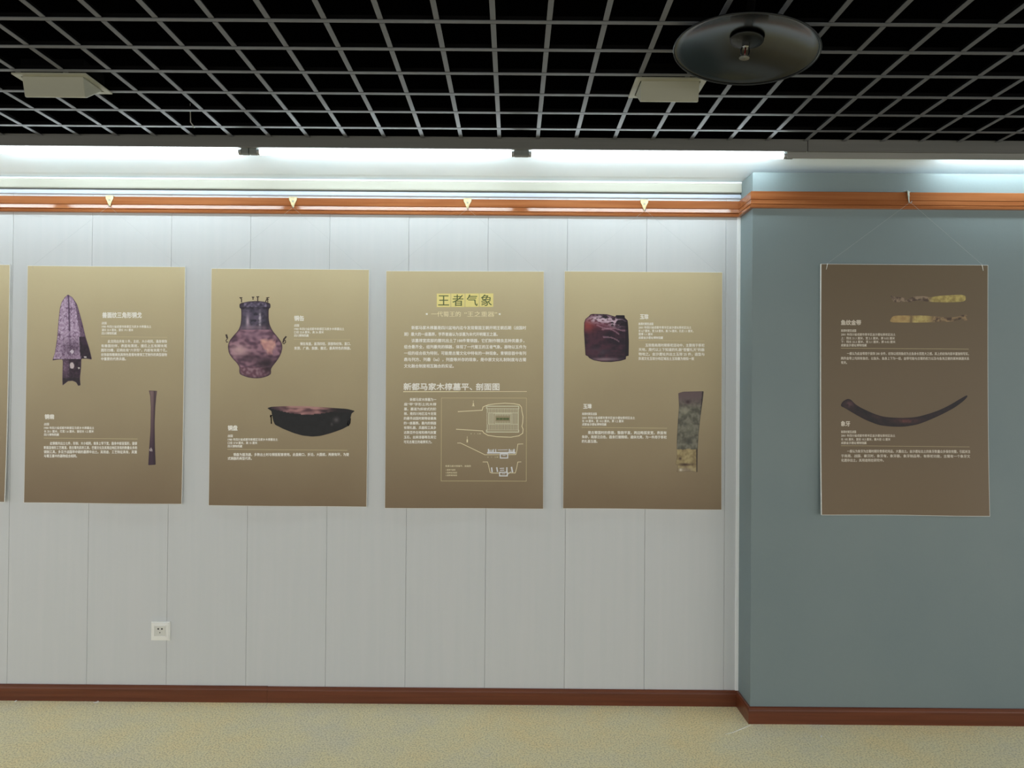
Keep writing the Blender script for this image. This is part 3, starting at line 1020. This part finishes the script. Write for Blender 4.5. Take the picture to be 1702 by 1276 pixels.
for k in range(9):
    xx = 772 + k * 16
    hat.append(D4([(xx, 540), (xx, 556)]))
    hat.append(D4([(xx, 612), (xx, 630)]))
M['ink_hatch'] = mat('grey_green_hatch_ink', (232, 228, 200), 0.5)
tag(b4.strokes('tomb_plan_timbers', hat, 'ink_hatch', 0.75), kind='stuff')
core = []
for a, b in ((775, 800), (806, 836), (842, 868), (872, 900)):
    b4.strokes('coffin_box', [(D4([(a + 9, 586), (b - 9, 586)]), 3.4)], 'ink_green', 3.4, 0.0007)
for g_ in (D4([(385, 830), (415, 830), (540, 890), (660, 948), (810, 946)]), D4([(890, 946), (970, 944), (980, 905), (990, 840), (1040, 838)]),
                               D4([(640, 1020), (685, 1020), (698, 1060), (712, 1125), (730, 1132), (805, 1132)]), D4([(885, 1130), (965, 1130), (978, 1080), (990, 1020), (1022, 1018)])):
    b4.strokes('section_outline', [g_], 'ink_gold', 0.9)
M['ink_blue'] = mat('cool_white_ink', (232, 232, 236), 0.5)
sec = [(D4([(690, 928), (958, 926)]), 2.6), (D4([(696, 896), (696, 930)]), 2.2), (D4([(745, 896), (745, 930)]), 1.6), (D4([(768, 896), (768, 930)]), 1.6),
       (D4([(790, 900), (885, 898)]), 1.0), (D4([(905, 896), (905, 930)]), 2.0), (D4([(952, 896), (952, 930)]), 2.2), rect4(708, 902, 735, 916), rect4(918, 902, 945, 916),
       (rect4(815, 940, 888, 980), 1.8), D4([(840, 955), (865, 955)]),
       (D4([(728, 1082), (732, 1118)]), 2.2), (D4([(780, 1080), (786, 1114)]), 2.2), (D4([(880, 1080), (880, 1114)]), 2.2), (D4([(928, 1076), (936, 1118)]), 2.4),
       (D4([(812, 1085), (850, 1083)]), 1.2), (D4([(815, 1104), (850, 1102)]), 1.2), (rect4(808, 1124, 884, 1160), 1.8), D4([(884, 1150), (920, 1118)]), D4([(832, 1140), (862, 1140)])]
tag(b4.strokes('section_timbers', sec[:11], 'ink_blue', 0.9), kind='stuff')
tag(b4.strokes('section_timbers', sec[11:], 'ink_blue', 0.9), kind='stuff')
b4.strokes('north_arrow', [D4([(542, 402), (542, 436)]), (D4([(542, 436), (542, 452)]), 2.2), D4([(530, 458), (542, 440), (552, 458)])], 'ink_gold', 0.6)
b4.strokes('north_arrow', [D4([(482, 764), (482, 800)]), (D4([(482, 800), (482, 818)]), 2.0)], 'ink_gold', 0.6)
b4.text('drawing_lettering', [('新都马家木椁墓平、剖面图', 743.6, 785.2, 774.8, 3.2), ('1 墓葬平面图', 744.2, 759.8, 781.2, 2.6), ('2 墓葬纵剖面图', 744.2, 762.6, 785.8, 2.6),
                              ('3 墓葬横剖面图', 744.2, 762.6, 790.2, 2.6)], 'ink_gold', 0.006)
b4.text('scale_lettering', [('0    1    2 米', 785, 802, 721, 2.4)], 'ink_gold', 0.0)
b4.text('scale_lettering', [('0    1    2 米', 813, 831, 759.8, 2.4)], 'ink_gold', 0.0)
b4.line_up(-0.236, -0.026, 2.510)

# ---- jade board
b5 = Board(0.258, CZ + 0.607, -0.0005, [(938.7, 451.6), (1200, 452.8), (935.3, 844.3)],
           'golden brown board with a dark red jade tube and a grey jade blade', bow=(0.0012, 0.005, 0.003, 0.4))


def col_cong(x, y, d):
    n = nz(x, y * 1.5, 0.012) + 0.5 * nz(x, y * 1.8, 0.03, 5)
    c = mixc((72, 38, 54), (36, 22, 36), 0.5 + 1.1 * n + (x - 540) / 500)
    c = mixc(c, (152, 62, 56), 0.9 * blob(x, y, 335, 595, 70, 62))
    c = mixc(c, (122, 52, 66), 0.6 * blob(x, y, 470, 590, 110, 50))
    lightz = blob(x, y, 450, 535, 110, 38) + 0.8 * blob(x, y, 600, 565, 80, 45)
    c = mixc(c, (216, 190, 206), min(1, 1.3 * lightz) * (0.95 if nz(x, y * 1.7, 0.03, 31) > -0.08 else 0.25))
    for (x0, y0, x1, y1) in ((420, 590, 640, 680), (470, 625, 720, 640), (480, 700, 640, 750)):
        t = max(0, min(1, (x - x0) / (x1 - x0)))
        yy = y0 + (y1 - y0) * t ** 1.2 + 9 * math.sin(x * 0.03)
        if x0 < x < x1 and abs(y - yy) < 7:
            c = mixc(c, (178, 136, 152), 0.55)
    if (x > 610 and y < 530) or blob(x, y, 505, 512, 30, 22) > 0.55 or (x > 560 and 525 < y < 600 and n < -0.1) or blob(x, y, 650, 560, 55, 26) > 0.6:
        c = mixc(c, (26, 16, 26), 0.85)
    c = mixc(c, (96, 80, 92), 0.5 * blob(x, y, 440, 850, 120, 40) * (0.6 + n))
    if y > 895:
        c = mixc(c, (158, 138, 146), 0.75 * blob(x, y, 500, 925, 140, 16))
    if x > 700 and y > 560:
        c = mixc(c, (22, 14, 22), 0.7)
    return mixc(c, (34, 20, 28), 0.9 - d / 9)


b5.picture('jade_tube_picture', [(345, 508), (362, 489), (385, 484), (520, 487), (570, 501), (600, 510), (612, 496), (692, 497), (695, 522), (722, 548), (728, 620), (733, 750), (731, 890),
           (706, 896), (703, 925), (650, 940), (560, 952), (470, 950), (390, 935), (350, 915), (335, 897), (312, 886), (305, 780), (298, 650), (300, 570), (312, 535)],
           (920, 440), 5.869, col_cong, 1.0, 'dark red and purple jade tube picture', smooth=0.06)


def col_zhang(x, y, d):
    n = nz(x, y, 0.018) + 0.6 * nz(x, y, 0.045, 3)
    c = mixc((126, 122, 108), (86, 84, 72), 0.5 + 1.3 * n)
    c = mixc(c, (104, 86, 88), max(0, (290 - y) / 120))
    c = mixc(c, (58, 40, 44), 0.9 * blob(x, y, 1302, 222, 26, 20))
    c = mixc(c, (160, 156, 136), 0.6 * blob(x, y, 1270, 310, 50, 40) + 0.5 * blob(x, y, 1310, 470, 45, 40) * (0.6 + n))
    c = mixc(c, (66, 66, 58), 0.8 * blob(x, y, 1310, 610, 32, 22) + 0.6 * blob(x, y, 1270, 435, 20, 12) + 0.6 * blob(x, y, 1355, 300, 24, 16))
    if y > 678 + 12 * n:
        c = mixc((178, 160, 116), (140, 122, 86), 0.4 + 1.2 * n)
        c = mixc(c, (62, 42, 34), 1.0 * blob(x, y, 1275 + 20 * n, 828, 62, 12) + 0.8 * blob(x, y, 1225, 772, 14, 12))
        c = mixc(c, (150, 134, 128), 0.6 * blob(x, y, 1270, 880, 80, 22))
        c = mixc(c, (226, 218, 204), 0.9 * blob(x, y, 1228, 880, 14, 14))
    xe = 1455 - (y - 117) * 0.09 if y < 680 else 1392
    if x > xe - 14:
        c = mixc(c, (44, 34, 34), 0.8)
    return mixc(c, (78, 66, 58), 0.6 - d / 8)


b5.picture('jade_blade_picture', [(1210, 137), (1260, 122), (1456, 117), (1447, 200), (1425, 350), (1405, 520), (1394, 680), (1389, 902), (1330, 893), (1190, 900), (1200, 840), (1178, 822),
           (1192, 760), (1190, 690), (1195, 560), (1205, 400), (1216, 260)], (920, 630), 5.869, col_zhang, 1.0, 'grey green jade blade with tan lower end picture', smooth=0.04)
b5.text('title_lettering', [('玉琮', 1063.5, 1077, 526.8, 8.2)], 'ink_white', 0.040)
b5.text('caption_lettering', [('商周时期至战国', 1061, 1085.2, 538.8, 4.4), ('2001 年四川省成都市青羊区金沙遗址祭祀区出土', 1061, 1148, 544.7, 4.4),
                              ('长 6.7 厘米，宽 5.8 厘米，高 7.4 厘米，孔径 1.1 厘米，', 1061, 1151.5, 550.4, 4.4), ('壁厚 1.1 厘米', 1061, 1084.4, 555.8, 4.4),
                              ('成都金沙遗址博物馆藏', 1061, 1101.3, 561.7, 4.4)], 'ink_white', 0.024)
b5.strokes('rule_line', [[(1061.5, 566.3), (1169.5, 566.8)]], 'ink_line', 0.7)
b5.text('body_lettering', [('玉琮是商周时期祭祀活动中，主要用于祭祀', 1072, 1169.5, 574, 5.2), ('天地，周代以上下知道的礼器“苍璧礼天”的器', 1061, 1169.5, 581.3, 5.2),
                           ('物地之。金沙遗址共出土玉琮 25 件，造型与', 1061, 1169.5, 588.8, 5.2), ('良渚文化玉琮分布区域出土玉琮最为相似一致', 1061, 1152.5, 596.2, 5.2)], 'ink_white', 0.024)
b5.text('title_lettering', [('玉璋', 969.5, 983, 675.4, 8)], 'ink_white', 0.040)
b5.text('caption_lettering', [('商周时期至战国', 967.5, 991.5, 688, 4.4), ('2001 年四川省成都市青羊区金沙遗址祭祀区出土', 967.5, 1054.5, 694.4, 4.4),
                              ('长 18 厘米，宽 10.2 厘米，厚 1.2 厘米', 967.5, 1036, 699.8, 4.4), ('成都金沙遗址博物馆藏', 967.5, 1007.5, 705.3, 4.4)], 'ink_white', 0.024)
b5.strokes('rule_line', [[(967, 710.4), (1107, 711.2)]], 'ink_line', 0.7)
b5.text('body_lettering', [('是古蜀国时的祭器，整器平直，两边略弧变宽，表面有', 977, 1106.5, 718.8, 5.2), ('朱砂，局部泛白色，器身打磨精细，通体光亮，为一件用于祭祀', 967, 1106.5, 726, 5.2),
                           ('的礼器玉器。', 967, 992.5, 733.2, 5.2)], 'ink_white', 0.024)
b5.line_up(0.663, -0.026, 2.510)

# ---- board on the pier
b6 = Board(1.482, CZ + 0.6195, PY - 0.001, [(1363.7, 438.7), (1640.5, 440.2), (1363.5, 857)],
           'dark brown board with gold strips and a curved tusk, on the blue grey pier', thick=0.010, bow=(0.001, 0.009, 0.003, 0.3), face='print_dark')


def col_band(x, y, d):
    n = nz(x, y, 0.03) + 0.5 * nz(x, y, 0.08, 3)
    g = mixc((190, 172, 104), (150, 132, 78), 0.4 + 1.1 * n)
    br = mixc((150, 130, 108), (84, 68, 58), 0.5 + 1.6 * n)
    return mixc(br, g, (x - 1040) / 60)


def col_band2(x, y, d):
    n = nz(x, y, 0.03, 7) + 0.5 * nz(x, y, 0.08, 3)
    g = mixc((192, 174, 110), (160, 136, 86), 0.4 + 1.1 * n)
    br = mixc((158, 132, 96), (82, 66, 54), 0.35 + 1.6 * n)
    c = mixc(g, br, (x - 1040 - 60 * n) / 60)
    c = mixc(c, (112, 90, 66), 0.8 * blob(x, 0, 895, 0, 16, 1))
    if x < 880:
        c = mixc(c, (172, 136, 92), 0.5)
    return mixc(c, (70, 56, 46), 0.8 * blob(x, y, 1330, 560, 50, 14))


b6.picture('gold_strip_picture', [(703, 335), (740, 350), (835, 358), (850, 384), (880, 360), (930, 345), (1010, 342), (1070, 355), (1110, 345), (1170, 338), (1391, 326), (1391, 392), (1250, 400),
           (1100, 398), (1000, 388), (950, 378), (905, 398), (870, 398), (845, 390), (820, 400), (740, 400), (722, 375)], (1350, 430), 5.49, col_band, 0.9, 'upper gold strip picture')
b6.picture('gold_strip_picture', [(696, 583), (725, 527), (790, 520), (905, 522), (1000, 520), (1100, 527), (1250, 540), (1330, 530), (1360, 514), (1406, 514), (1392, 536), (1412, 570), (1380, 573),
           (1365, 546), (1300, 570), (1240, 578), (1100, 582), (1000, 586), (800, 586)], (1350, 430), 5.49, col_band2, 0.9, 'lower gold strip picture')


def col_tusk(x, y, d):
    n = nz(x, y, 0.02) + 0.5 * nz(x, y, 0.05, 3)
    c = mixc((44, 28, 30), (24, 18, 20), 0.5 + n)
    c = mixc(c, (122, 66, 60), 0.85 * blob(x, y, 850, 332, 110, 22) * (0.8 + n))
    c = mixc(c, (94, 62, 66), 0.7 * blob(x, y, 330, 185, 50, 50) * (0.8 + 1.5 * n))
    c = mixc(c, (84, 50, 48), 0.5 * blob(x, y, 590, 295, 50, 20))
    return mixc(c, (26, 16, 22), 0.6 - d / 14)


b6.picture('tusk_picture', [(256, 188), (275, 155), (320, 131), (352, 142), (385, 180), (440, 215), (560, 270), (650, 298), (800, 308), (940, 300), (1050, 270), (1150, 235), (1250, 185), (1340, 130),
           (1402, 95), (1405, 112), (1370, 150), (1290, 210), (1180, 270), (1050, 330), (950, 368), (830, 388), (700, 386), (600, 372), (480, 325), (380, 270), (290, 215), (260, 202)],
           (1350, 640), 5.49, col_tusk, 1.1, 'dark curved tusk picture')
b6.text('title_lettering', [('鱼纹金带', 1397, 1430, 536.8, 8.4)], 'ink_dim', 0.040)
b6.text('caption_lettering', [('商周时期至战国', 1397, 1422, 550.4, 4.4), ('2001 年四川省成都市青羊区金沙遗址祭祀区出土', 1397, 1487, 556.8, 4.4),
                              ('上：残长 21.1 厘米，宽 2.1 厘米，厚 0.02 厘米', 1397, 1486, 563, 4.4), ('下：残长 22.2 厘米，宽 2.1 厘米，厚 0.02 厘米', 1397, 1487, 569, 4.4),
                              ('成都金沙遗址博物馆藏', 1397, 1439.5, 574.8, 4.4)], 'ink_dim', 0.024)
b6.strokes('rule_line', [[(1397, 579.8), (1608, 580.8)]], 'ink_line', 0.5)
b6.text('body_lettering', [('一般认为此金带用于装饰 200 余件，纹饰以线刻鱼纹为主鱼身长而宽大之感。其上的纹饰内容丰富独特写实，', 1407, 1608.5, 588.6, 5.0),
                           ('两件金带上均刻有鱼纹，以鱼头、鱼身上下为一组，金带可能与古蜀的权力以及与鱼凫王朝的某种渊源关系', 1397, 1609, 596.6, 5.0), ('有关。', 1397, 1407, 603.6, 5.0)], 'ink_dim', 0.024)
b6.text('title_lettering', [('象牙', 1397, 1412, 705.6, 8.4)], 'ink_dim', 0.040)
b6.text('caption_lettering', [('商周时期至战国', 1397, 1422, 719.2, 4.4), ('2001 年四川省成都市青羊区金沙遗址祭祀区出土', 1397, 1487, 725.4, 4.4),
                              ('长 105 厘米，直径 10.3 厘米，最大径 12 厘米', 1397, 1479, 731.6, 4.4), ('成都金沙遗址博物馆藏', 1397, 1439.5, 737.6, 4.4)], 'ink_dim', 0.024)
b6.strokes('rule_line', [[(1397, 742.4), (1608, 743.6)]], 'ink_line', 0.4)
b6.text('body_lettering', [('一般认为象牙为古蜀时期珍贵祭祀用品，大量出土。金沙遗址出土的象牙数量众多保存完整，引起关注', 1407, 1609.5, 751.4, 5.0),
                           ('于商周、战国、秦汉时，象牙有，象牙器，象牙制品等，有祭祀功能，古蜀有一个象牙文', 1397, 1609, 759.2, 5.0), ('化遗存出土，其用途则在研究中。', 1397, 1468, 766.4, 5.0)], 'ink_dim', 0.024)
b6.line_up(1.903, PY - 0.026, 2.510, loop=True, vis=0.0004)

bpy.data.objects.remove(FONT_OBJ)

# ------------------------------------------------------------------ power socket
so_ = empty('wall_socket', (-1.778, 0.0, 0.309))
bm = bmesh.new()
w, h = 0.0945, 0.0945
box(bm, -w / 2, w / 2, -0.0125, -0.0002, 0.0, h)
bmesh.ops.bevel(bm, geom=[e for e in bm.edges if all(v.co.y < -0.01 for v in e.verts)], offset=0.005, segments=3, affect='EDGES')
build('cover_plate', bm, M['plastic'], so_)
bm = bmesh.new()
for a, b, c, d in ((-0.031, 0.031, 0.0205, 0.024), (-0.031, 0.031, 0.074, 0.0775), (-0.031, -0.028, 0.024, 0.074), (0.028, 0.031, 0.024, 0.074)):
    box(bm, a, b, -0.0155, -0.012, c, d, 0.0008)
build('raised_border', bm, M['plastic'], so_)
bm = bmesh.new()
box(bm, -0.0265, 0.0265, -0.0140, -0.012, 0.0255, 0.0725, 0.0008)
ins_ = build('socket_insert', bm, mat('pale_grey_plastic', (216, 216, 210), 0.35), so_)
for (x, z, a, r_) in ((-0.0085, 0.060, 0.35, 0.0042), (0.0100, 0.060, -0.35, 0.0042), (0.0, 0.0415, 0.0, 0.0028)):
    bm = bmesh.new()
    tube_path(bm, [(x, -0.0145, z), (x, -0.0125, z)], r_, 12)
    build('pin_hole', bm, M['hole'], ins_)
tag(so_, 'white square wall socket low on the grey panels above the skirting', 'socket')

# ------------------------------------------------------------------ scraps on the carpet
def scrap(x, y, s, label, a=0.0):
    bm = bmesh.new()
    pts = [(-1, -.4), (-.3, -.7), (.6, -.5), (1, .1), (.4, .6), (-.5, .5)]
    top = [bm.verts.new((p * s, q * s, 0.0025 + 0.002 * math.sin(i * 2.1))) for i, (p, q) in enumerate(pts)]
    bot = [bm.verts.new((p * s, q * s, 0.0002)) for p, q in pts]
    for i in range(6):
        bm.faces.new((top[i], top[(i + 1) % 6], bot[(i + 1) % 6], bot[i]))
    bm.faces.new(top)
    bm.faces.new(bot[::-1])
    o = build('paper_scrap', bm, M['paper'])
    o.location = (x, y, 0)
    o.rotation_euler = (0, 0, a)
    tag(o, label, 'scrap', 'paper scraps on the carpet')


scrap(-2.09, -0.022, 0.012, 'tiny white scrap on the carpet against the skirting left of the socket', 0.2)
scrap(-2.50, -0.020, 0.007, 'tiny white scrap on the carpet at the far left of the skirting', 1.0)
scrap(1.44, -0.305, 0.006, 'tiny white crumb on the carpet in front of the pier skirting', 0.5)
